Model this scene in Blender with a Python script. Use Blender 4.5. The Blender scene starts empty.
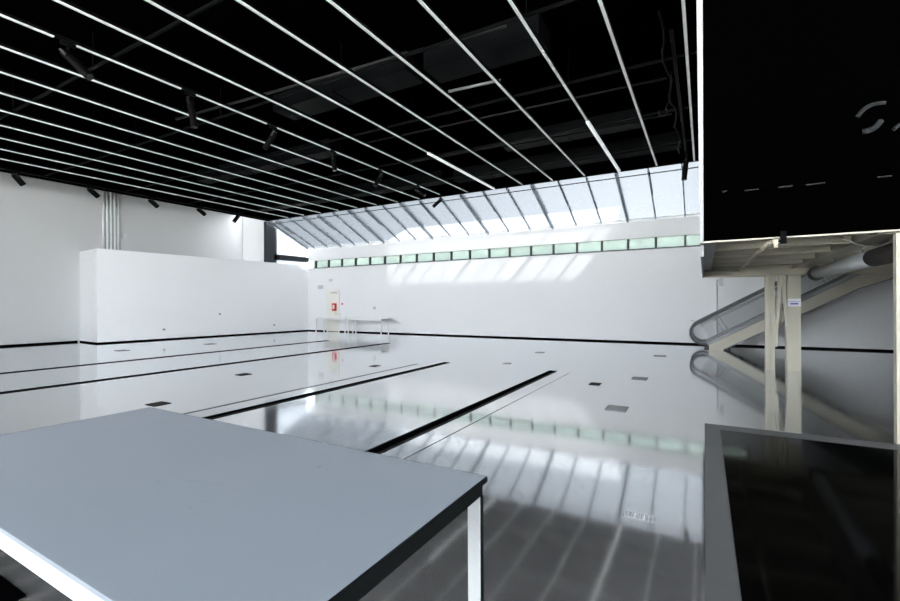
import bpy, bmesh, math, random
from mathutils import Vector, Matrix
random.seed(4)
S = bpy.context.scene
C = S.collection

# ------------------------------------------------------------------ materials
def mat(name, color, rough=0.5, metal=0.0, spec=0.5, emit=None, estr=0.0, noise=None, bump=None, ior=None):
    m = bpy.data.materials.new(name); m.use_nodes = True
    nt = m.node_tree; b = nt.nodes['Principled BSDF']
    b.inputs['Base Color'].default_value = (*color, 1)
    b.inputs['Roughness'].default_value = rough
    b.inputs['Metallic'].default_value = metal
    b.inputs['Specular IOR Level'].default_value = spec
    if ior: b.inputs['IOR'].default_value = ior
    if emit:
        b.inputs['Emission Color'].default_value = (*emit, 1)
        b.inputs['Emission Strength'].default_value = estr
    tc = nt.nodes.new('ShaderNodeTexCoord')
    if noise:
        scale, amount, stretch = noise
        mp = nt.nodes.new('ShaderNodeMapping'); mp.inputs['Scale'].default_value = stretch
        nt.links.new(tc.outputs['Object'], mp.inputs[0])
        n = nt.nodes.new('ShaderNodeTexNoise'); n.inputs['Scale'].default_value = scale
        n.inputs['Detail'].default_value = 5
        nt.links.new(mp.outputs[0], n.inputs[0])
        mx = nt.nodes.new('ShaderNodeMix'); mx.data_type = 'RGBA'
        mx.inputs['A'].default_value = tuple(c * (1 - amount) for c in color) + (1,)
        mx.inputs['B'].default_value = tuple(min(1, c * (1 + amount)) for c in color) + (1,)
        nt.links.new(n.outputs[0], mx.inputs['Factor'])
        nt.links.new(mx.outputs['Result'], b.inputs['Base Color'])
    if bump:
        scale, strength, stretch = bump
        mp = nt.nodes.new('ShaderNodeMapping'); mp.inputs['Scale'].default_value = stretch
        nt.links.new(tc.outputs['Object'], mp.inputs[0])
        n = nt.nodes.new('ShaderNodeTexNoise'); n.inputs['Scale'].default_value = scale
        n.inputs['Detail'].default_value = 2
        nt.links.new(mp.outputs[0], n.inputs[0])
        bp = nt.nodes.new('ShaderNodeBump'); bp.inputs['Strength'].default_value = strength
        bp.inputs['Distance'].default_value = 0.02
        nt.links.new(n.outputs[0], bp.inputs['Height'])
        nt.links.new(bp.outputs[0], b.inputs['Normal'])
    return m

def glass(name, through, frost, mix):
    m = bpy.data.materials.new(name); m.use_nodes = True
    nt = m.node_tree; nt.nodes.clear()
    o = nt.nodes.new('ShaderNodeOutputMaterial')
    t = nt.nodes.new('ShaderNodeBsdfTransparent'); t.inputs[0].default_value = (*through, 1)
    d = nt.nodes.new('ShaderNodeBsdfTranslucent'); d.inputs[0].default_value = (*frost, 1)
    x = nt.nodes.new('ShaderNodeMixShader')
    tc = nt.nodes.new('ShaderNodeTexCoord')
    n = nt.nodes.new('ShaderNodeTexNoise'); n.inputs['Scale'].default_value = 1.5
    nt.links.new(tc.outputs['Object'], n.inputs[0])
    r = nt.nodes.new('ShaderNodeMapRange')
    r.inputs['To Min'].default_value = mix * .8; r.inputs['To Max'].default_value = mix * 1.2
    nt.links.new(n.outputs[0], r.inputs[0]); nt.links.new(r.outputs[0], x.inputs[0])
    nt.links.new(t.outputs[0], x.inputs[1]); nt.links.new(d.outputs[0], x.inputs[2])
    nt.links.new(x.outputs[0], o.inputs[0])
    return m

ONE = (1, 1, 1)
def polished(name, color, rough, noise, bump, f0=.05, f1=1.05):
    # lacquered floor: a matt body under a glossy coat that mirrors more the flatter it is looked at
    m = mat(name, color, .7, spec=0, noise=noise, bump=bump)
    nt = m.node_tree; b = nt.nodes['Principled BSDF']; o = nt.nodes['Material Output']
    g = nt.nodes.new('ShaderNodeBsdfGlossy'); g.inputs['Roughness'].default_value = rough
    g.inputs['Color'].default_value = (.97, .985, 1, 1)
    nl = [l.from_socket for l in nt.links if l.to_node == b and l.to_socket.name == 'Normal']
    if nl: nt.links.new(nl[0], g.inputs['Normal'])
    lw = nt.nodes.new('ShaderNodeLayerWeight'); lw.inputs[0].default_value = .5
    pw = nt.nodes.new('ShaderNodeMath'); pw.operation = 'POWER'; pw.inputs[1].default_value = 2
    ma = nt.nodes.new('ShaderNodeMath'); ma.operation = 'MULTIPLY_ADD'; ma.inputs[1].default_value = f1; ma.inputs[2].default_value = f0
    nt.links.new(lw.outputs['Facing'], pw.inputs[0]); nt.links.new(pw.outputs[0], ma.inputs[0])
    x = nt.nodes.new('ShaderNodeMixShader')
    nt.links.new(ma.outputs[0], x.inputs[0]); nt.links.new(b.outputs[0], x.inputs[1]); nt.links.new(g.outputs[0], x.inputs[2])
    nt.links.new(x.outputs[0], o.inputs[0])
    return m

M = dict(
    wall=mat('white_paint', (.84, .85, .86), .6, noise=(.6, .02, ONE)),
    greywall=mat('light_grey_wall', (.50, .51, .51), .6, noise=(.6, .02, ONE)),  # left wall tone, greyer than the other walls
    counter=mat('white_laminate', (.86, .87, .87), .5),
    pale=mat('pale_floor_cover', (.24, .245, .25), .5),
    floor=polished('polished_floor', (.107, .107, .108), .07, (18, .12, ONE), (2.2, .022, (1, 1.4, 1))),
    inset=polished('polished_inset_floor', (.078, .08, .084), .09, (3, .2, (6, .7, 1)), (3, .03, (3, .5, 1))),
    ceil=mat('black_ceiling_paint', (.0006, .0006, .0006), 1, spec=0),
    void=mat('black_duct_metal', (.0014, .0017, .002), .6, spec=.06, noise=(2, .3, ONE)),
    pipe=mat('grey_conduit', (.012, .012, .012), .5, spec=.2),
    grey=mat('grey_upright', (.20, .205, .21), .4, .3),
    base=mat('black_baseboard', (.001, .001, .0012), .7, spec=.0),
    strip=mat('lit_diffuser', (.55, .57, .57), .5, emit=(.95, 1, .98), estr=.045),
    tube=mat('lit_tube', (.8, .82, .82), .5, emit=(.95, 1, 1), estr=.12),
    blackm=mat('black_metal', (.0016, .0016, .0016), .55, spec=.05),
    darkm=mat('dark_grey_metal', (.009, .009, .0095), .45, spec=.4),
    lens=mat('dark_lens', (.02, .02, .022), .15),
    frame=mat('dark_window_frame', (.03, .034, .04), .5, spec=.3),
    rafter=mat('grey_rafter', (.22, .25, .29), .5, spec=.3),
    black=mat('black_cladding', (.0004, .0004, .0004), 1, spec=0),
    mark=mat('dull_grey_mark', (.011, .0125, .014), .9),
    beige=mat('cream_steel_paint', (.50, .475, .385), .45, noise=(3, .04, ONE)),
    beiged=mat('cream_soffit_panel', (.72, .69, .58), .55, noise=(2, .05, ONE)),
    edge=mat('white_edge_panel', (.42, .42, .43), .5),
    silver=mat('galvanised_duct', (.62, .65, .67), .4, .25, noise=(9, .18, (1, 4, 1)), bump=(30, .3, (.3, 3, .3))),
    brown=mat('dark_insulation', (.018, .015, .012), .8),
    steel=mat('brushed_steel', (.45, .46, .47), .35, .8),
    rubber=mat('dark_rubber', (.09, .092, .098), .5),
    skirt=mat('grey_skirt', (.17, .175, .18), .4, .3),
    clear=glass('clear_balustrade_glass', (.985, .99, .99), (.8, .8, .8), .05),
    sky=glass('fritted_skylight_glass', (.215, .22, .225), (.30, .31, .32), .2),
    clere=glass('green_clerestory_glass', (.088, .098, .093), (.33, .37, .35), .5),
    gable=glass('gable_glass', (.5, .5, .5), (.5, .5, .5), .1),
    lam=mat('pale_laminate', (.225, .253, .290), .38, noise=(2.2, .03, ONE)),
    scuff=mat('scuff', (.22, .24, .28), .6),
    rim=mat('black_laminate', (.004, .005, .0052), .55, spec=.05),
    white=mat('white_powder_coat', (.62, .64, .64), .4),
    mat=mat('black_gloss_vinyl', (.0008, .0008, .0008), .07, spec=.06),
    border=mat('grey_border_rubber', (.085, .086, .088), .5, spec=.25, noise=(12, .08, ONE)),
    box=mat('grey_floor_cover', (.10, .105, .11), .4, .3),
    boxd=mat('dark_floor_cover', (.008, .008, .009), .6, spec=.1),
    door=mat('cream_door_paint', (.84, .83, .77), .5),
    red=mat('red_plastic', (.62, .05, .04), .45),
    blue=mat('blue_print', (.05, .06, .33), .6),
    paper=mat('white_paper', (.80, .80, .88), .7),
    plastic=mat('pale_grey_plastic', (.55, .56, .57), .5),
    bulb=mat('cream_lamp', (.75, .68, .5), .4),
    conduit=mat('white_conduit', (.72, .74, .74), .45),
    roof=mat('roof_concrete', (.3, .3, .3), .8),
    ground=mat('outside_paving', (.45, .45, .44), .9),
)

# ------------------------------------------------------------------ mesh helpers
class MB:
    def __init__(s): s.b = bmesh.new()
    def box(s, x0, x1, y0, y1, z0, z1, bev=0, mtx=None):
        v = bmesh.ops.create_cube(s.b, size=1)['verts']
        for q in v:
            q.co = Vector(((x0 + x1) / 2 + q.co.x * (x1 - x0), (y0 + y1) / 2 + q.co.y * (y1 - y0), (z0 + z1) / 2 + q.co.z * (z1 - z0)))
        if bev:
            e = list({e for q in v for e in q.link_edges})
            v = list({q for f in bmesh.ops.bevel(s.b, geom=e, offset=bev, segments=2, affect='EDGES', profile=.7)['faces'] for q in f.verts} | {q for q in v if q.is_valid})
        if mtx is not None:
            for q in v: q.co = mtx @ q.co
        return s
    def bar(s, p, q, w, d, up=(0, 0, 1)):
        p, q = Vector(p), Vector(q); a = (q - p).normalized(); u = Vector(up)
        if abs(a.dot(u)) > .98: u = Vector((0, 1, 0))
        r = a.cross(u).normalized() * w / 2; t = r.cross(a).normalized() * d / 2
        vs = [s.b.verts.new(o + i * r + j * t) for o in (p, q) for i, j in ((-1, -1), (1, -1), (1, 1), (-1, 1))]
        for f in ((3, 2, 1, 0), (4, 5, 6, 7), (0, 1, 5, 4), (1, 2, 6, 5), (2, 3, 7, 6), (3, 0, 4, 7)):
            s.b.faces.new([vs[i] for i in f])
        return s
    def tube(s, path, r, n=12, closed=False, r2=None, caps=True):
        P = [Vector(p) for p in path]; rings = []
        k = len(P)
        up = Vector((0, 0, 1))
        for i, p in enumerate(P):
            if closed: t = (P[(i + 1) % k] - P[i - 1])
            else: t = P[min(i + 1, k - 1)] - P[max(i - 1, 0)]
            t.normalize()
            a = t.cross(up)
            if a.length < .05: a = t.cross(Vector((0, 1, 0)))
            a.normalize(); c = a.cross(t).normalized()
            rr = r if r2 is None else r + (r2 - r) * i / (k - 1)
            rings.append([s.b.verts.new(p + rr * (math.cos(2 * math.pi * j / n) * a + math.sin(2 * math.pi * j / n) * c)) for j in range(n)])
        for i in range(k if closed else k - 1):
            A, B = rings[i], rings[(i + 1) % k]
            for j in range(n):
                f = s.b.faces.new((A[j], A[(j + 1) % n], B[(j + 1) % n], B[j])); f.smooth = True
        if not closed and caps:
            s.b.faces.new(rings[0][::-1]); s.b.faces.new(rings[-1])
        return s
    def prism(s, poly, y0, y1):                       # polygon in x,z extruded along y
        A = [s.b.verts.new((x, y0, z)) for x, z in poly]; B = [s.b.verts.new((x, y1, z)) for x, z in poly]
        s.b.faces.new(A); s.b.faces.new(B[::-1]); n = len(poly)
        for i in range(n): s.b.faces.new((A[i], B[i], B[(i + 1) % n], A[(i + 1) % n]))
        return s
    def prismx(s, poly, x0, x1):                      # polygon in y,z extruded along x
        A = [s.b.verts.new((x0, y, z)) for y, z in poly]; B = [s.b.verts.new((x1, y, z)) for y, z in poly]
        s.b.faces.new(A); s.b.faces.new(B[::-1]); n = len(poly)
        for i in range(n): s.b.faces.new((A[i], B[i], B[(i + 1) % n], A[(i + 1) % n]))
        return s
    def build(s, name, m, parent=None):
        bmesh.ops.recalc_face_normals(s.b, faces=s.b.faces)
        me = bpy.data.meshes.new(name); s.b.to_mesh(me); s.b.free()
        me.materials.append(m)
        o = bpy.data.objects.new(name, me); C.objects.link(o)
        if parent is not None:
            o.parent = parent
            # geometry is given in the thing's own frame unless moved by local()
        return o

def tag(o, label, cat, group=None):
    o['label'] = label; o['category'] = cat
    if group: o['group'] = group
    return o
def thing(name, label, cat, loc=(0, 0, 0), group=None):
    o = bpy.data.objects.new(name, None); C.objects.link(o); o.location = loc
    o.empty_display_size = .1
    return tag(o, label, cat, group)
def struct(o):
    o['kind'] = 'structure'; return o
def sempty(name):
    o = bpy.data.objects.new(name, None); C.objects.link(o); return struct(o)
def copy_tree(o, parent=None):
    c = o.copy(); C.objects.link(c)
    if parent is not None: c.parent = parent
    for ch in list(o.children): copy_tree(ch, c)
    return c

# ------------------------------------------------------------------ measured place
YB, XB, XW, HC, YE = 19.53, -20.86, -23.72, 6.18, 16.57
ZC0, ZC1, ZS = 3.77, 4.20, 4.93
GX0, GS = -2.69, 1.0335                       # skylight grid
XR, YN = 9.0, -7.0

# --- floor and ground
struct(MB().box(XW - .3, XR + .3, YN - .2, YB + .3, -.2, 0).build('floor', M['floor']))
struct(MB().box(-90, 90, -80, 90, -.6, -.35).build('ground', M['ground']))

# --- walls
struct(MB().box(XB, XR + .2, YB, YB + .3, 0, ZC0).box(XB, XR + .2, YB, YB + .3, ZC1, ZS).box(.1, XR + .2, YB, YB + .3, ZS, 7.2).box(1.44, XR + .2, YB, YB + .3, ZC0, ZC1).build('wall_back', M['wall']))
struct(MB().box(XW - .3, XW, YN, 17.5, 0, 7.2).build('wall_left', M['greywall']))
struct(MB().box(XW, -21.05, 17.2, 17.4, 3.94, 7.2).build('wall_return', M['wall']))
def alcove_x(y): return -21.78 + (y - 9.02) / (YB - 9.02) * .92
def slab(pts, z0, z1):
    b = MB(); A = [b.b.verts.new((x, y, z0)) for x, y in pts]; B = [b.b.verts.new((x, y, z1)) for x, y in pts]; n = len(pts)
    b.b.faces.new(A); b.b.faces.new(B)
    for i in range(n): b.b.faces.new((A[i], A[(i + 1) % n], B[(i + 1) % n], B[i]))
    return b
struct(slab([(XW - .1, 9.2), (alcove_x(9.02), 9.02), (alcove_x(YB + .3), YB + .3), (XW - .1, YB + .3)], 0, 3.94).build('wall_alcove', M['wall']))
wr = MB().box(XR, XR + .3, YN, YB + .3, 0, 3.1).box(XR, XR + .3, YN, YB + .3, 6.6, 7.2).box(XR, XR + .3, 5.6, YB + .3, 3.1, 6.6)  # unseen right wall; high openings added to bring in sky light
for i in range(5):
    y = YN + .15 + i * 3.1
    wr.box(XR, XR + .3, y - .12, y + .12, 3.1, 6.6)
struct(wr.build('wall_right', M['wall']))
# near wall, unseen: openings added behind the camera to let sky light in
wn = MB().box(XW, XR, YN - .2, YN, 0, .7).box(XW, XR, YN - .2, YN, 6.6, 7.2).box(XW, -14, YN - .2, YN, .7, 6.6).box(-1, XR, YN - .2, YN, .7, 6.6)
for i in range(1, 4):
    x = -14 + i * 13 / 4
    wn.box(x - .12, x + .12, YN - .2, YN, .7, 6.6)
struct(wn.build('wall_near', M['wall']))

# --- ceiling
struct(MB().box(XW - .3, XR + .3, YN - .2, YE + .12, 7.0, 7.2).box(.05, XR + .3, YE, YB + .3, 7.0, 7.2)
       .box(XB - .1, XR, YE, YE + .12, HC, 7.05).box(XB - .1, XB, YN, YE, HC, 7.05).build('ceiling', M['ceil']))
# unseen roof walls added outside to shade the upper and right skylight
struct(MB().box(XW, 4, YE - .1, YE + .12, 7.2, 11.55).box(0, .2, YE + .12, YB + 1.0, 4.2, 9.5).build('wall_shade_parapet', M['roof']))
struct(MB().box(-15.6, -8.2, 9, YE - .11, 7.2, 14.5).build('wall_shade_block', M['roof']))  # unseen block added to keep sun off the left panes

# --- baseboards
struct(MB().box(XB, XR, YB - .02, YB, 0, .06).build('baseboard_back', M['base']))
struct(MB().box(XW, XW + .02, YN, 9.1, 0, .07).build('baseboard_left', M['base']))
struct(MB().bar((alcove_x(9.0), 9.0, .03), (alcove_x(YB - .02) , YB - .02, .03), .05, .06).bar((XW, 9.19, .03), (alcove_x(9.02), 9.01, .03), .03, .06).build('baseboard_alcove', M['base']))

# --- window_1: the long sloping skylight
w1 = sempty('window_1')
sl = Vector((0, YB - YE, ZS - HC)); sn = Vector((0, HC - ZS, YB - YE)).normalized()
def slope(x, t, off=0): 
    p = Vector((x, YE + .12, HC)) + Vector((0, YB - YE - .12, ZS - HC)) * t + sn * off
    return p
xs = [GX0 + GS * k for k in range(2, -18, -1)]          # -.62 .. -20.2
edges = [-.04] + [x for x in xs if x > XB + .1] + [XB + .02]
for a, b in zip(edges[:-1], edges[1:]):
    MB().bar(slope((a + b) / 2, 0, .05), slope((a + b) / 2, 1, .05), abs(a - b), .012).build('glass_pane', M['sky'], w1)
for i, x in enumerate(edges):
    k = round((GX0 - x) / GS)
    thick = (k % 3 == 0) or i == len(edges) - 1
    w = .075 if thick else .034
    MB().bar(slope(x, 0, .05 if thick else .04), slope(x, 1, .05 if thick else .04), w, .24 if thick else .16).build('rafter', M['rafter'], w1)
    if k % 3 == 2 and i < len(edges) - 1:
        MB().bar(slope(x + .05, .0, -.12), slope(x + .05, .42, -.12), .03, .03).build('opener_rod', M['frame'], w1)
MB().bar(slope(-.05, .075, -.05), slope(XB, .075, -.05), .03, .03).build('rail', M['frame'], w1)
MB().bar(slope(-.05, .985, .0), slope(XB, .985, .0), .05, .06).build('sill', M['white'], w1)

# --- window_2: clerestory ribbon in the back wall
w2 = sempty('window_2')
cx = [GX0 + GS * k for k in range(3, -18, -1)]
ce = [1.44] + cx + [XB + .3]
for a, b in zip(ce[:-1], ce[1:]):
    MB().box(b + .03, a - .03, YB + .12, YB + .135, ZC0, ZC1).build('glass_pane', M['clere'], w2)
for i, x in enumerate([1.40] + ce[1:-1]):
    MB().box(x - .035, x + .035, YB + .01, YB + .17, ZC0, ZC1).build('mullion', M['frame'], w2)
MB().box(XB + .2, 1.44, YB - .012, YB + .1, ZC0 - .04, ZC0 + .005).build('sill', M['frame'], w2)
MB().box(XB + .2, 1.44, YB - .006, YB + .1, ZC1 - .005, ZC1 + .015).build('head_trim', M['plastic'], w2)

# --- window_3: glazed gable at the left end of the skylight
w3 = sempty('window_3')
MB().box(-21.2, -21.02, 16.66, 17.19, 3.945, HC).build('post', M['frame'], w3)
MB().bar((-21.1, 17.19, 4.27), (-20.87, YB, 4.27), .12, .3).build('transom', M['frame'], w3)
MB().prismx([(17.19, 3.95), (YB, 3.95), (YB, ZS), (17.19, HC - .2)], -21.02, -21.005).build('glass_pane', M['gable'], w3)

# --- door_1 in the back wall
d1 = sempty('door_1')
MB().box(-19.25, -18.40, YB - .035, YB - .005, .02, 2.36).build('door_leaf', M['door'], d1)
MB().box(-19.32, -19.25, YB - .05, YB, 0, 2.43).box(-18.40, -18.33, YB - .05, YB, 0, 2.43).box(-19.25, -18.40, YB - .05, YB, 2.36, 2.43).build('door_frame', M['door'], d1)
MB().box(-18.95, -18.5, YB - .09, YB - .035, 2.22, 2.31).build('door_closer', M['plastic'], d1)
MB().tube([(-18.5, YB - .035, 1.02), (-18.5, YB - .09, 1.02), (-18.64, YB - .09, 1.02)], .013).build('door_handle', M['steel'], d1)

# --- inset floor panels between the channels
struct(MB().box(-6.08, -3.11, 1.7, 10.45, 0, .002).build('floor_inset', M['inset']))
struct(MB().box(-14.4, -11.3, YN, 14.7, 0, .002).build('floor_inset', M['inset']))
struct(MB().box(-2.705, -2.69, 1.7, 10.35, 0, .002).build('trim_1', M['box']))

# ------------------------------------------------------------------ floor channels
def channel(x, w, y1, label, segs=None, grey=None, y0=YN + .1):
    t = thing('floor_channel', label, 'floor channel', (x, y1, 0), 'black floor channels')
    for a, b, ww in (segs or [(y0, y1, w)]):
        MB().box(-ww / 2, ww / 2, a - y1, b - y1, .002, .010).build('cover_strip', M['base'], t)
    MB().box(w / 2, w / 2 + .02, y0 - y1, 0, .002, .012).build('edge_strip', M['boxd'], t)
    MB().box(-w / 2 - .02, -w / 2, y0 - y1, 0, .002, .012).build('edge_strip', M['boxd'], t)
    if grey:
        MB().box(grey, grey + .03, y0 - y1, -.6, .002, .006).build('joint_strip', M['box'], t)
channel(-3.11, .13, 10.45, 'black floor channel ending nearest the escalator, rightmost of the four', y0=1.7)
channel(-6.08, .13, 10.6, 'black floor channel with a patchy far half, second of four from the escalator', [(YN + .1, 6.4, .19), (6.4, 7.7, .1), (7.7, 10.6, .15)], -.58)
channel(-11.2, .13, 14.75, 'black floor channel third from the escalator, starting just beyond the white alcove corner', [(YN + .1, 6.2, .2), (6.2, 14.75, .12)])
channel(-14.4, .13, 14.6, 'black floor channel nearest the white alcove wall, leftmost of the four')

# ------------------------------------------------------------------ floor boxes
def floor_box(x, y, w, d, label, m='box'):
    t = thing('floor_box', label, 'floor outlet', (x, y, 0), 'floor outlet covers')
    MB().box(-w / 2, w / 2, -d / 2, d / 2, .0, .007, .002).build('frame', M[m], t)
    MB().box(-w / 2 + .012, w / 2 - .012, -d / 2 + .012, d / 2 - .012, .0072, .010).build('lid', M[m], t)
floor_box(-1.16, 7.18, .30, .36, 'large grey floor outlet cover nearest the black mat')
floor_box(-1.19, 10.26, .30, .34, 'grey floor outlet cover in line beyond the largest one')
floor_box(-1.88, 9.15, .2, .26, 'dark floor outlet cover between two grey ones near the right channel end', 'boxd')
floor_box(-9.17, 6.65, .25, .27, 'black floor outlet cover alone on the pale floor left of the middle', 'boxd')
floor_box(-17.85, 8.14, .38, .34, 'grey floor outlet cover in front of the left corner of the alcove wall')
floor_box(-17.5, 11.16, .38, .34, 'grey floor outlet cover before the middle of the alcove wall')
floor_box(-1.16, 14.87, .34, .34, 'small grey floor outlet cover near the foot of the escalator', 'pale')
floor_box(-4.65, 14.17, .26, .3, 'pale floor outlet cover farthest out in front of the back wall', 'pale')
floor_box(-4.57, 11.18, .18, .22, 'pale floor outlet cover between the ends of the two nearest channels', 'pale')
floor_box(-7.4, 9.16, .2, .24, 'dark floor outlet cover just left of the patchy channel', 'boxd')
floor_box(-7.68, 4.02, .28, .26, 'black floor outlet cover peeping over the far left corner of the grey table', 'boxd')
# black cover at the lower left corner, beneath the table
t = thing('floor_hatch', 'black floor hatch under the near edge of the grey table', 'floor hatch', (-3.75, .72, 0))
MB().box(-.5, .5, -.3, .29, 0, .012, .004).build('hatch_plate', M['base'], t)
MB().box(-.12, .12, .2, .24, .012, .018).build('pull_slot', M['darkm'], t)
# reflected light streaks in the shiny floor, put in as pale raised bars
t = thing('floor_glint', 'small pale bars standing for reflected streaks on the shiny floor before the table', 'reflection streaks', (-.43, 3.63, 0))
MB().box(-.11, .11, -.05, .05, 0, .003).build('plate', M['inset'], t)
for i in range(7):
    MB().box(-.10 + i * .031, -.088 + i * .031, -.04, .04, .003, .006).build('glint_bar', M['plastic'], t)

# ------------------------------------------------------------------ black vinyl mat
t = thing('floor_mat', 'large glossy black mat with a grey border on the floor before the mezzanine', 'mat', (0, 6.85, 0))
MB().box(.0, 6.6, -9.0, 0, 0, .003).build('border', M['border'], t)
MB().box(.17, 6.5, -8.9, -.28, .0032, .006).build('black_sheet', M['mat'], t)

# ------------------------------------------------------------------ table in front
t = thing('table', 'big grey-topped table with black end rail in the foreground', 'table', (-2.332, 1.262, 0))
hw, hd = 1.445, .645
t.rotation_euler.z = math.radians(-.3)
MB().box(-hw, hw, -hd, hd, .783, .80, .002).build('tabletop', M['lam'], t)
MB().box(hw + .0005, hw + .008, -hd, hd, .775, .799).box(-hw - .008, -hw - .0005, -hd, hd, .775, .799).box(-hw, hw, hd + .0005, hd + .004, .78, .799).build('edge_band', M['rim'], t)
MB().box(hw - .036, hw - .012, -hd + .05, hd - .012, .715, .782).build('end_rail', M['rim'], t)
MB().box(-hw + .012, -hw + .036, -hd + .05, hd - .012, .715, .782).build('end_rail', M['rim'], t)
MB().box(-hw + .012, hw - .012, -hd + .004, -hd + .03, .718, .782).build('side_rail', M['white'], t)
MB().box(-hw + .036, hw - .036, hd - .05, hd - .026, .718, .782).build('side_rail', M['white'], t)
for sx in (-1, 1):
    for sy in (-1, 1):
        xo, yo = sx * (hw - .014), sy * (hd - .012)
        x0, x1 = sorted((xo, xo - sx * .065)); y0, y1 = sorted((yo - sy * .022, yo))
        l = MB().box(x0, x1, y0, y1, .0, .714, .003).build('leg', M['white'], t)
        xa, xb = sorted((xo + sx * .0005, xo + sx * .006))
        MB().box(xa, xb, y0, y1, .004, .714).build('edge_strip', M['rim'], l)
for (x, y, dx, dy) in [(.223, -.081, .14, .034), (.363, -.047, .129, .031), (.445, -.177, .012, .004), (.53, -.21, .05, -.008), (.64, -.034, .012, .004), (.154, -.132, .04, -.006), (.555, -.165, .02, .01), (.60, -.2, .012, .0)]:
    MB().bar((x, y, .8003), (x + dx, y + dy, .8003), .003, .0006).build('scuff_mark', M['scuff'], t)
MB().tube([(.676, .357, .8001), (.676, .357, .8006)], .012, 16).build('grommet_cap', M['scuff'], t)

# ------------------------------------------------------------------ white tables along the back wall
def counter(x0, x1, label):
    t = thing('side_table', label, 'table', ((x0 + x1) / 2, 18.35, 0), 'narrow white tables')
    w = (x1 - x0) / 2
    MB().box(-w, w, -.35, .35, .84, .88, .004).build('tabletop', M['counter'], t)
    MB().box(-w + .05, w - .05, -.31, -.28, .76, .84).box(-w + .05, w - .05, .28, .31, .76, .84).build('apron', M['counter'], t)
    for sx in (-1, 1):
        for sy in (-1, 1):
            MB().box(sx * (w - .07) - .022, sx * (w - .07) + .022, sy * .3 - .022, sy * .3 + .022, 0, .84).build('leg', M['counter'], t)
counter(-18.75, -16.5, 'narrow white table by the back wall nearest the cream door')
counter(-16.42, -14.1, 'narrow white table by the back wall, farther right from the cream door')

# small things on the back wall
t = thing('fire_extinguisher_box', 'red box on the cream door at the far left of the back wall', 'fire box', (-18.66, YB - .036, 1.43))
MB().box(-.13, .13, -.12, -.002, -.22, .22, .01).build('cabinet', M['red'], t)
MB().box(-.07, .07, -.126, -.121, -.1, .12).build('window', M['paper'], t)
tag(MB().box(-18.16, -18.06, YB - .04, YB, 1.56, 1.66, .01).build('alarm_button', M['red']), 'tiny red call point on the wall right of the red box', 'alarm')
tag(MB().box(-19.98, -19.62, YB - .07, YB, 2.5, 2.72, .01).build('exit_light', M['plastic']), 'grey box high on the wall left of the cream door', 'light')
tag(MB().box(-19.12, -18.86, YB - .06, YB, 2.92, 3.08, .01).build('emergency_light', M['white']), 'white box on the wall above the cream door', 'light')
tag(MB().box(-15.85, -15.70, YB - .03, YB, 1.3, 1.45, .005).build('wall_switch', M['plastic']), 'grey switch plate on the back wall above the white tables', 'switch')
for y, z, l in [(11.54, .47, 'wall outlet low on the alcove wall, leftmost of three'), (14.13, 1.13, 'wall outlet at shoulder height in the middle of the alcove wall'), (17.21, .44, 'wall outlet low on the alcove wall near the back corner')]:
    t = thing('wall_outlet', l, 'outlet', (alcove_x(y), y, z), 'outlets on the alcove wall')
    MB().box(0, .012, -.06, .06, -.05, .05, .003).build('plate', M['plastic'], t)
    MB().box(.012, .015, -.03, .03, -.025, .025).build('socket', M['mark'], t)

# conduits on the left wall, above the alcove block
for i, r in enumerate((.036, .04, .04, .04, .04)):
    y = 10.05 + i * .15
    words = ('leftmost', 'second from the left', 'middle one', 'second from the right', 'rightmost')[i]
    t = thing('conduit_pipe', 'white vertical pipe above the alcove wall, %s of five' % words, 'pipe', (XW + .09, y, 3.95), 'pipes on the left wall')
    MB().tube([(0, 0, -.01), (0, 0, 2.98)], r, 14).build('pipe', M['conduit'], t)
    for z in (.9, 2.2):
        MB().box(-.085, 0, -.055, .055, z, z + .04).build('clamp', M['steel'], t)
tag(MB().box(XW, XW + .09, 10.85, 11.0, 4.75, 4.95, .01).build('junction_box', M['plastic']), 'small grey box on the left wall right of the five pipes', 'junction box')

# wall conduit near the escalator
t = thing('wall_conduit', 'thin grey conduit on the back wall behind the escalator', 'conduit', (.42, YB - .03, 0))
MB().tube([(0, 0, .13), (0, 0, 2.45)], .025, 10).build('pipe', M['plastic'], t)
MB().box(.07, .2, -.06, .025, 2.2, 2.5, .008).build('switch_box', M['plastic'], t)
MB().tube([(0, 0, 2.4), (.1, 0, 2.4)], .02, 8).build('pipe_branch', M['plastic'], t)

# ------------------------------------------------------------------ ceiling lights (17 lines)
ORD = ['first', 'second', 'third', 'fourth', 'fifth', 'sixth', 'seventh', 'eighth', 'ninth', 'tenth', 'eleventh', 'twelfth', 'thirteenth', 'fourteenth', 'fifteenth', 'sixteenth', 'seventeenth']
SX = [-.26 if k == 0 else -.176 - 1.186 * k for k in range(17)]
SPOTY = [3.59, 5.74, 7.89, 10.05, 12.3, 14.65]
for k, x in enumerate(SX):
    lab = 'white linear ceiling light, %s of seventeen counting from the black mezzanine' % ORD[k]
    t = thing('linear_light', lab, 'ceiling light', (x, 0, HC), 'linear ceiling lights')
    w = .024
    y1 = YE - .02
    MB().box(-.03, .03, YN + .3, y1, .021, .075).build('housing', M['blackm'], t)
    cuts = [YN + .3, y1]
    if k == 8:
        prev = YN + .3
        for i, sy in enumerate(SPOTY + [16.4]):
            g = .2 if i < 3 else .13
            MB().box(-w, w, prev, sy - g, 0, .02).build('diffuser', M['strip'], t); prev = sy + g * .6
        continue
    if k in (2, 6):
        MB().box(-w, w, YN + .3, 11.6, 0, .02).build('diffuser', M['strip'], t)
        MB().box(-.042, .042, 11.62, y1, -.03, .02).build('bright_tube', M['tube'], t)
    else:
        MB().box(-w, w, YN + .3, y1, 0, .02).build('diffuser', M['strip'], t)

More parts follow.
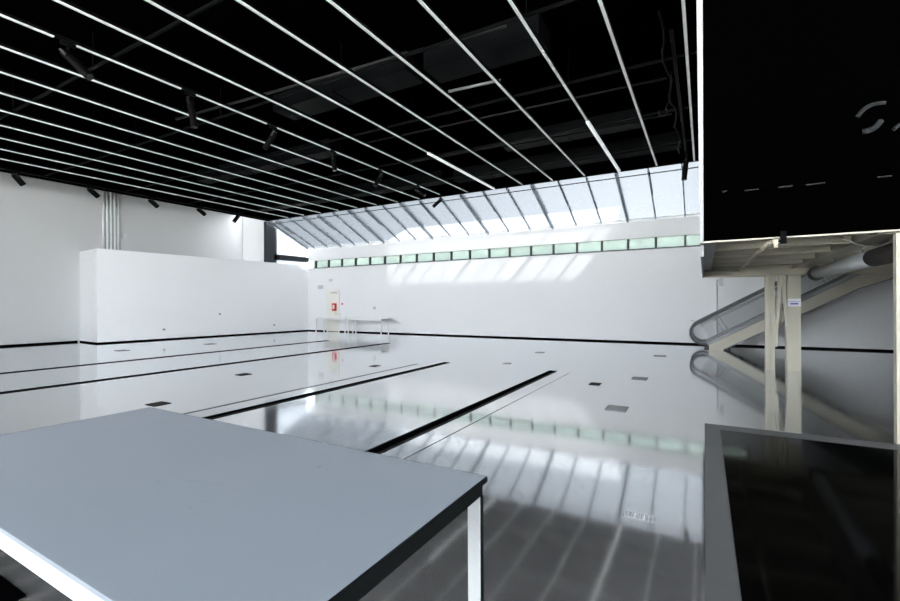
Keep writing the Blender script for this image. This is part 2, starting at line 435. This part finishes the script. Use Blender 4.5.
# battens that carry the lights, and ducts in the black void
for i, y in enumerate((-4.5, -1.5, 1.4, 4.3, 7.0, 9.6, 12.2, 14.7)):
    t = thing('ceiling_batten', 'thin black cross bar above the ceiling lights, %s from the skylight' % ORD[7 - i], 'ceiling bar', (0, y, HC + .076), 'black cross bars')
    MB().box(XB, 0, -.02, .02, 0, .05).build('bar', M['void'], t)
    for xh in (-18.5, -14.5, -10.5, -6.5, -2.5):
        MB().tube([(xh, 0, .05), (xh, 0, .744)], .008, 6).build('hanger_rod', M['blackm'], t)
def duct(x0, x1, y, z, w, h, label):
    t = thing('ceiling_duct', label, 'duct', ((x0 + x1) / 2, y, z), 'dark ceiling ducts')
    L = (x1 - x0) / 2
    MB().box(-L, L, -w / 2, w / 2, 0, h, .02).build('duct_body', M['void'], t)
    n = int(2 * L / 1.4)
    for i in range(1, n):
        xx = -L + 2 * L * i / n
        MB().box(xx - .02, xx + .02, -w / 2 - .02, w / 2 + .02, -.02, h).build('flange', M['void'], t)
duct(-9.5, -5.4, 8.1, 6.5, .7, .4, 'dark square ceiling duct, left one of the pair nearest the camera')
duct(-5.1, -2.6, 8.3, 6.5, .7, .4, 'dark square ceiling duct, right one of the pair nearest the camera')
duct(-20, -9, 15.6, 6.45, .5, .45, 'long dark ceiling duct near the skylight at the left')
duct(-8.6, -.6, 15.8, 6.45, .5, .45, 'long dark ceiling duct near the skylight at the right')
duct(-5.5, -1.5, 13.4, 6.5, .5, .4, 'short dark ceiling duct in the row behind the skylight duct')
duct(-17.5, -10.4, 10.9, 6.5, .55, .4, 'dark ceiling duct over the left half of the hall')
tag(MB().tube([(-4.95, 8.75, 6.33), (-3.74, 8.85, 6.33)], .03, 10).build('conduit_bar', M['grey']), 'short pale conduit bar spanning two ceiling lights', 'conduit')
tag(MB().tube([(-12.0, 6.75, 6.45), (-3, 7.35, 6.45)], .03, 8).build('sprinkler_pipe', M['pipe']), 'dark grey pipe crossing high above the nearest ceiling lights', 'pipe')
tag(MB().tube([(-9.0, 12.8, 6.45), (-.7, 12.9, 6.45)], .03, 8).build('sprinkler_pipe', M['pipe']), 'dark grey pipe crossing above the lights halfway to the skylight', 'pipe')
tag(MB().tube([(-9.0, 10.7, 6.5), (-.7, 10.9, 6.5)], .025, 8).build('sprinkler_pipe', M['pipe']), 'dark grey pipe crossing above the lights before the cable loop', 'pipe')
# cable loop and hanging cables by the mezzanine
loop = [(-.64, 11.7, 6.995), (-.66, 11.6, 6.4), (-.70, 11.5, 6.2), (-.74, 11.3, 6.02)] + [(-.80 + .09 * math.cos(a), 11.3, 5.93 + .09 * math.sin(a)) for a in [math.radians(v) for v in range(60, -260, -25)]]
tag(MB().tube(loop, .008, 6).build('cable_loop', M['mark']), 'looped grey cable hanging below the black ceiling near the mezzanine', 'cable')
cab = [(-.62 + .05 * math.sin(i * 1.3), 8.0 + i * .4, 6.3 - .10 * abs(math.sin(i * .9))) for i in range(20)]
tag(MB().tube(cab, .022, 6).build('hanging_cable', M['void']), 'dark tangled cable running along beside the first ceiling light', 'cable')

# ------------------------------------------------------------------ spotlights
def make_spot(label, loc, tilt, turn, L=.42, r=.07, drop=.12, group='track spotlights'):
    t = thing('spotlight', label, 'spotlight', loc, group)
    MB().box(-.03, .03, -.11, .11, -.05, .0, .006).build('track_adapter', M['blackm'], t)
    MB().tube([(0, 0, -.05), (0, 0, -drop)], .018, 10).build('stem', M['blackm'], t)
    R = Matrix.Translation((0, 0, -drop - .1)) @ Matrix.Rotation(turn, 4, 'Z') @ Matrix.Rotation(tilt, 4, 'X')
    y = MB()
    for s in (-1, 1): y.bar(R @ Vector((s * (r + .012), 0, .1)), R @ Vector((s * (r + .012), 0, -.04)), .014, .04)
    y.bar(R @ Vector((-r - .019, 0, .1)), R @ Vector((r + .019, 0, .1)), .04, .014)
    y.build('yoke', M['darkm'], t)
    c = MB().tube([R @ Vector(p) for p in ((0, 0, .085), (0, 0, .07), (0, 0, -L + .1), (0, 0, -L + .09))], r, 20).build('can', M['blackm'], t)
    MB().tube([R @ Vector((0, 0, -L + .09)), R @ Vector((0, 0, -L + .083))], r * .85, 20).build('lens', M['lens'], c)
    return t
rad = math.radians
zs = HC - .001
SP8 = SX[8]
info = [(3.59, 45, -60, .62), (5.74, 10, -60, .62), (7.89, 32, 120, .5), (10.05, 8, -60, .45), (12.3, 30, 120, .45), (14.65, 60, -60, .4), (16.35, 48, 118, .5)]
for i, (y, ti, tu, L) in enumerate(info):
    make_spot('black spotlight in the row under the ninth ceiling light, %s from the camera' % ORD[i], (SP8, y, zs), rad(ti), rad(tu), L)
XS = XB + .35
for i, (y, ti, tu) in enumerate([(6.15, 40, 5), (8.32, 52, 5), (10.5, 55, 5), (12.6, 60, 5), (14.55, 35, 175)]):
    make_spot('black spotlight along the ceiling edge before the left wall, %s from the left' % ORD[i], (XS, y, zs), rad(ti), rad(tu), .40, .095, .07)
# the track these five hang from
tag(MB().box(XS - .03, XS + .03, YN + .3, YE - .02, HC, HC + .05).build('light_track', M['blackm']), 'black spotlight track along the left edge of the ceiling', 'track')
make_spot('long black spotlight before the skylight beside the mezzanine edge', (-.47, 15.7, HC + .0), rad(6), rad(90), .62, .075, .16)
tag(MB().box(-.50, -.44, 8.5, YE - .02, HC + .0005, HC + .05).build('light_track', M['blackm']), 'black spotlight track beside the first ceiling light', 'track')

# ------------------------------------------------------------------ mezzanine
YF, YK = 6.88, 13.5
mz = thing('mezzanine', 'black-fronted mezzanine on cream steel columns at the right', 'mezzanine', (0, YF, 0))
def mzp(mb, name, m, parent=None):
    for v in mb.b.verts: v.co.y -= YF
    return mb.build(name, M[m], parent or mz)
XE = 8.9
mzp(MB().box(.0, XE, YF, YF + .12, 2.415, 6.99), 'front_panel', 'black')
mzp(MB().prism([(-.046, 2.40), (-.004, 2.40), (.0, 6.95), (-.085, 6.95)], YF, YF + .3), 'edge_panel', 'edge')
mzp(MB().box(-.04, .0, YF + .3, YK, 2.24, 6.95), 'side_panel', 'edge')
mzp(MB().box(-.045, XE, YF + .0, YF + .14, 2.392, 2.412), 'bottom_lip', 'beige')
mzp(MB().box(-.04, .15, YF + .14, 13.0, 2.395, 2.42), 'edge_flange', 'edge')
mzp(MB().box(.0, XE, YF + .12, YK, 2.66, 2.78), 'deck', 'beiged')
for y in (8.3, 9.5, 10.7, 11.9):
    mzp(MB().box(.1, 1.80, y - .05, y + .05, 2.44, 2.66).box(.1, 1.80, y - .1, y + .1, 2.42, 2.44), 'joist', 'beiged')
mzp(MB().box(1.82, 1.98, YF + .12, 13.0, 2.40, 2.66).box(1.76, 2.04, YF + .12, 13.0, 2.38, 2.40), 'main_beam', 'beige')
mzp(MB().box(2.04, XE, 9.6, 9.75, 2.42, 2.66), 'joist', 'beiged')
mzp(MB().box(2.04, XE, 11.6, 11.75, 2.42, 2.66), 'joist', 'beiged')
mzp(MB().box(.0, XE, 13.0, 13.14, 2.25, 2.66).box(-.0, XE, 12.94, 13.2, 2.225, 2.25), 'cross_beam', 'beige')
mzp(MB().box(-.04, XE, YK - .06, YK, 2.66, 6.99), 'rear_panel', 'edge')
def hcol(x0, x1, y0, y1, z1):
    b = MB().box(x0, x1, y0, y0 + .018, 0, z1).box(x0, x1, y1 - .018, y1, 0, z1).box((x0 + x1) / 2 - .008, (x0 + x1) / 2 + .008, y0, y1, 0, z1)
    return b
c = mzp(hcol(1.27, 1.45, 13.0, 13.2, 2.225), 'column', 'beige')
c = mzp(hcol(1.69, 1.95, 13.1, 13.36, 2.225).box(1.69, 1.95, 13.06, 13.098, 0, 2.38), 'column', 'beige')
n = MB().box(1.70, 1.95, 13.052, 13.058, 1.50, 1.68); n = mzp(n, 'notice', 'paper', c)
n['label'] = 'white notice with blue print'
pr = MB().box(1.75, 1.90, 13.049, 13.0515, 1.545, 1.575)
for i in range(6): pr.box(1.72 + i * .035, 1.745 + i * .035, 13.049, 13.0515, 1.605, 1.615)
mzp(pr, 'blue_print', 'blue', c) if False else None
for v in pr.b.verts: v.co.y -= YF
pr.build('blue_print', M['blue'], c)
# A-frame brace between the two columns
mzp(MB().bar((1.56, 13.03, 2.2), (1.46, 13.03, .55), .07, .05, (0, 1, 0)), 'brace', 'beige')
mzp(MB().bar((1.60, 13.03, 2.2), (1.72, 13.03, .6), .07, .05, (0, 1, 0)), 'brace', 'beige')
mzp(MB().box(1.50, 1.66, 12.97, 13.06, 1.98, 2.22), 'gusset_plate', 'beige')
mzp(MB().box(1.50, 1.62, 13.3, 13.36, 1.0, 1.7), 'electric_box', 'beiged')
mzp(MB().box(1.885, 2.15, YF + .005, YF + .10, 0, 2.37), 'column', 'beige')
mzp(MB().box(6.4, 6.66, 13.0, 13.26, 0, 2.24), 'column', 'beige')
# dim reflections on the black front, put in as raised grey bars and arcs
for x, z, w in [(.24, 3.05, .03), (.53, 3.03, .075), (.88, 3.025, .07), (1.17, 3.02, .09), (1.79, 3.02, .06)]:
    mzp(MB().box(x - w, x + w, YF - .008, YF, z - .008, z + .008), 'slot_reflection', 'mark')
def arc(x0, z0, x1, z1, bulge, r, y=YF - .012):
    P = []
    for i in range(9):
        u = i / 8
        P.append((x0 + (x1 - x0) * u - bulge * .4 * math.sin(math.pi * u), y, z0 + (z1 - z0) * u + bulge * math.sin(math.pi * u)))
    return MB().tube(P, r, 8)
mzp(arc(1.55, 3.74, 1.80, 3.85, .05, .022), 'curved_reflection', 'mark')
mzp(arc(1.60, 3.56, 1.76, 3.66, -.03, .03), 'curved_reflection', 'mark')
mzp(arc(1.86, 3.53, 2.0, 3.60, .02, .02), 'curved_reflection', 'mark')

# lamp below the fascia
t = thing('bullet_lamp', 'small cream lamp hanging under the mezzanine front edge', 'lamp', (.80, YF - .06, 2.37))
MB().box(.02, .08, -.03, .03, -.05, .10, .006).build('bracket', M['blackm'], t)
MB().box(-.05, .02, -.012, .012, -.03, -.01).build('arm', M['blackm'], t)
MB().tube([(-.03, 0, .0), (-.03, 0, -.05), (-.025, 0, -.1)], .032, 14, r2=.022).build('bulb', M['bulb'], t)

# conduit run under the deck
t = thing('soffit_conduit', 'cream conduit running under the mezzanine deck to the far beam', 'conduit', (.74, 13.0, 2.37))
MB().tube([(0, -.04, 0), (.0, -3, 0), (0, -5.95, 0)], .026, 10).build('pipe', M['beige'], t)
MB().tube([(0, -.04, 0), (-.35, -.04, 0.0), (-.72, -.04, -.0)], .022, 10).build('pipe_branch', M['beige'], t)

# silver duct
t = thing('air_duct', 'silver round air duct under the mezzanine behind the right column', 'duct', (2.16, 10, 2.24))
MB().tube([(0, 2.55, 0), (0, 0, 0), (0, -1.25, 0)], .12, 24).build('silver_sleeve', M['silver'], t)
MB().tube([(0, -1.25, .0), (0, -2.75, .0)], .128, 24).build('insulated_sleeve', M['brown'], t)
MB().tube([(-.0, 2.5, 0), (0, 2.62, 0), (-.0, 2.7, -.02)], .15, 24).build('end_collar', M['darkm'], t)
MB().tube([(0, 1.0, .125), (0, 1.0, .42)], .01, 6).tube([(0, -.7, .125), (0, -.7, .42)], .01, 6).build('hanger', M['steel'], t)
cbl = [(1.5, 7.3, 2.4), (1.62, 7.35, 2.33), (1.74, 7.4, 2.29), (1.88, 7.5, 2.30), (2.0, 7.55, 2.36)]
tag(MB().tube(cbl, .012, 8).build('sagging_cable', M['grey']), 'grey cable sagging below the mezzanine soffit beside the duct', 'cable')

# ------------------------------------------------------------------ escalator
YA, YZ = 17.55, 18.95
k30 = .577
es = thing('escalator', 'cream-sided escalator climbing along the back wall under the mezzanine', 'escalator', (.23, YA, 0))
def esp(mb, name, m, parent=None):
    for v in mb.b.verts: v.co.x -= .23; v.co.y -= YA
    return mb.build(name, M[m], parent or es)
XT = 6.6
def zt(x): return .21 + k30 * (x - .23)          # upper edge of the cream side
for y0, y1 in ((YA, YA + .09), (YZ - .09, YZ)):
    esp(MB().prism([(.14, 0), (.54, 0), (4.0, 1.97), (XT, 2.95), (XT, zt(XT)), (.14, .16)], y0, y1), 'truss_side', 'beige')
    esp(MB().prism([(.12, .15), (.24, .15), (XT, zt(XT) - .02), (XT, zt(XT) + .15), (.05, .24)], y0 + .005, y1 - .005), 'skirt_band', 'skirt')
esp(MB().bar((.56, YA - .02, 0.03), (4.0, YA - .02, 2.0), .04, .05, (0, 1, 0)).bar((4.0, YA - .02, 2.0), (XT, YA - .02, 2.97), .04, .05, (0, 1, 0)), 'bottom_flange', 'skirt')
esp(MB().prism([(.56, .02), (4.0, 1.98), (XT, 2.96), (XT, 3.0), (4.0, 2.02), (.62, .06)], YA + .09, YZ - .09), 'underside_panel', 'beiged')
st = MB(); poly = [(.75, .08)]
for i in range(15):
    x = .75 + i * .38
    z = .08 + (i + 1) * .219
    poly += [(x, z), (x + .38, z)]
poly += [(6.45, 3.05), (4.1, 2.1), (.85, .24)]
st.prism(poly, YA + .1, YZ - .1)
esp(st, 'steps', 'darkm')
esp(MB().box(.0, .76, YA + .15, YZ - .15, .0, .03), 'comb_plate', 'darkm')
def capsule(y, r, rr, inset=0.0, x1=XT):
    u = Vector((math.cos(math.atan(k30)), 0, math.sin(math.atan(k30)))); nrm = Vector((-u.z, 0, u.x))
    c0 = Vector((-.03, y, .57)); R = .385 - inset
    P = [c0 + u * ((x1 + .03) / u.x) + nrm * R]
    for i in range(12, 0, -1): P.append(c0 + u * (i * .55) + nrm * R)
    for i in range(0, 25):
        a = math.pi / 2 + math.pi * i / 24
        P.append(c0 + u * (R * math.cos(a)) + nrm * (R * math.sin(a)))
    for i in range(1, 3): P.append(c0 + u * (i * .3) - nrm * R)
    return P, c0, u, nrm
for yy in (YA + .045, YZ - .045):
    P, c0, u, nrm = capsule(yy, .03, .03)
    esp(MB().tube(P, .038, 10), 'handrail', 'rubber')
    P2, *_ = capsule(yy, 0, 0, .055)
    esp(MB().tube(P2, .014, 8), 'handrail_guide', 'grey')
    # inner rail and paired uprights
    esp(MB().bar(c0 + u * .45 + nrm * .22, c0 + u * 7.4 + nrm * .22, .02, .035), 'inner_rail', 'grey')
    for s in (.55, 2.2, 3.85, 5.5, 7.0):
        for d in (0, .14):
            esp(MB().bar(c0 + u * (s + d) + nrm * .23, c0 + u * (s + d) - nrm * .30, .014, .014, (0, 1, 0)), 'upright', 'grey')
    esp(MB().prism([(p.x, p.z) for p in (c0 + u * .05 - nrm * .28, c0 + u * 7.4 - nrm * .28, c0 + u * 7.4 + nrm * .33, c0 + u * .05 + nrm * .33)], yy - .005, yy + .005), 'glass_panel', 'clear')
esp(MB().box(-.40, -.30, YA + .02, YA + .07, .96, 1.0), 'sensor', 'plastic')
# upper landing that carries the escalator's top
struct(MB().box(XT + .005, XR, YA - .1, YZ + .1, 3.2, 3.75).build('trim_2', M['wall']))

# ------------------------------------------------------------------ light
w = bpy.data.worlds.new('Sky'); S.world = w; w.use_nodes = True
nt = w.node_tree; bg = nt.nodes['Background']
tc = nt.nodes.new('ShaderNodeTexCoord'); sp = nt.nodes.new('ShaderNodeSeparateXYZ')
nt.links.new(tc.outputs['Generated'], sp.inputs[0])
rp = nt.nodes.new('ShaderNodeValToRGB')
e = rp.color_ramp.elements
e[0].position = .08; e[0].color = (.07, .092, .115, 1)
e[1].position = .48; e[1].color = (.92, .97, 1.02, 1)
mr = nt.nodes.new('ShaderNodeMapRange'); mr.inputs['From Min'].default_value = -1; mr.inputs['From Max'].default_value = 1
nt.links.new(sp.outputs['X'], mr.inputs[0]); nt.links.new(mr.outputs[0], rp.inputs[0])
nt.links.new(rp.outputs[0], bg.inputs[0]); bg.inputs[1].default_value = 5.0

sd = bpy.data.lights.new('Sun', 'SUN'); so = bpy.data.objects.new('Sun', sd); C.objects.link(so)
sd.energy = 31; sd.angle = rad(.5); sd.color = (1, .97, .92)
so.rotation_euler = Vector((-2.17, 1, -3.14)).to_track_quat('-Z', 'Y').to_euler()
so.location = (12, -2, 20)

# ------------------------------------------------------------------ camera
cd = bpy.data.cameras.new('Camera'); co = bpy.data.objects.new('Camera', cd); C.objects.link(co)
cd.sensor_width = 36; cd.lens = 450.6 / 900 * 36
cd.shift_y = 3.1 / 900
co.matrix_world = Matrix.Translation((0, 0, 1.6)) @ Matrix.Rotation(rad(29.42), 4, 'Z') @ Matrix.Rotation(rad(90), 4, 'X') @ Matrix.Rotation(rad(-.25), 4, 'Z')
cd.clip_start = .02; cd.clip_end = 300
S.camera = co
S.view_settings.view_transform = 'Standard'; S.view_settings.look = 'None'
S.view_settings.exposure = 2.2; S.view_settings.gamma = 1.0; S.view_settings.use_curve_mapping = False
S.cycles.max_bounces = 10; S.cycles.diffuse_bounces = 6; S.cycles.transparent_max_bounces = 16
S.cycles.use_denoising = True
S.cycles.caustics_reflective = False; S.cycles.caustics_refractive = False
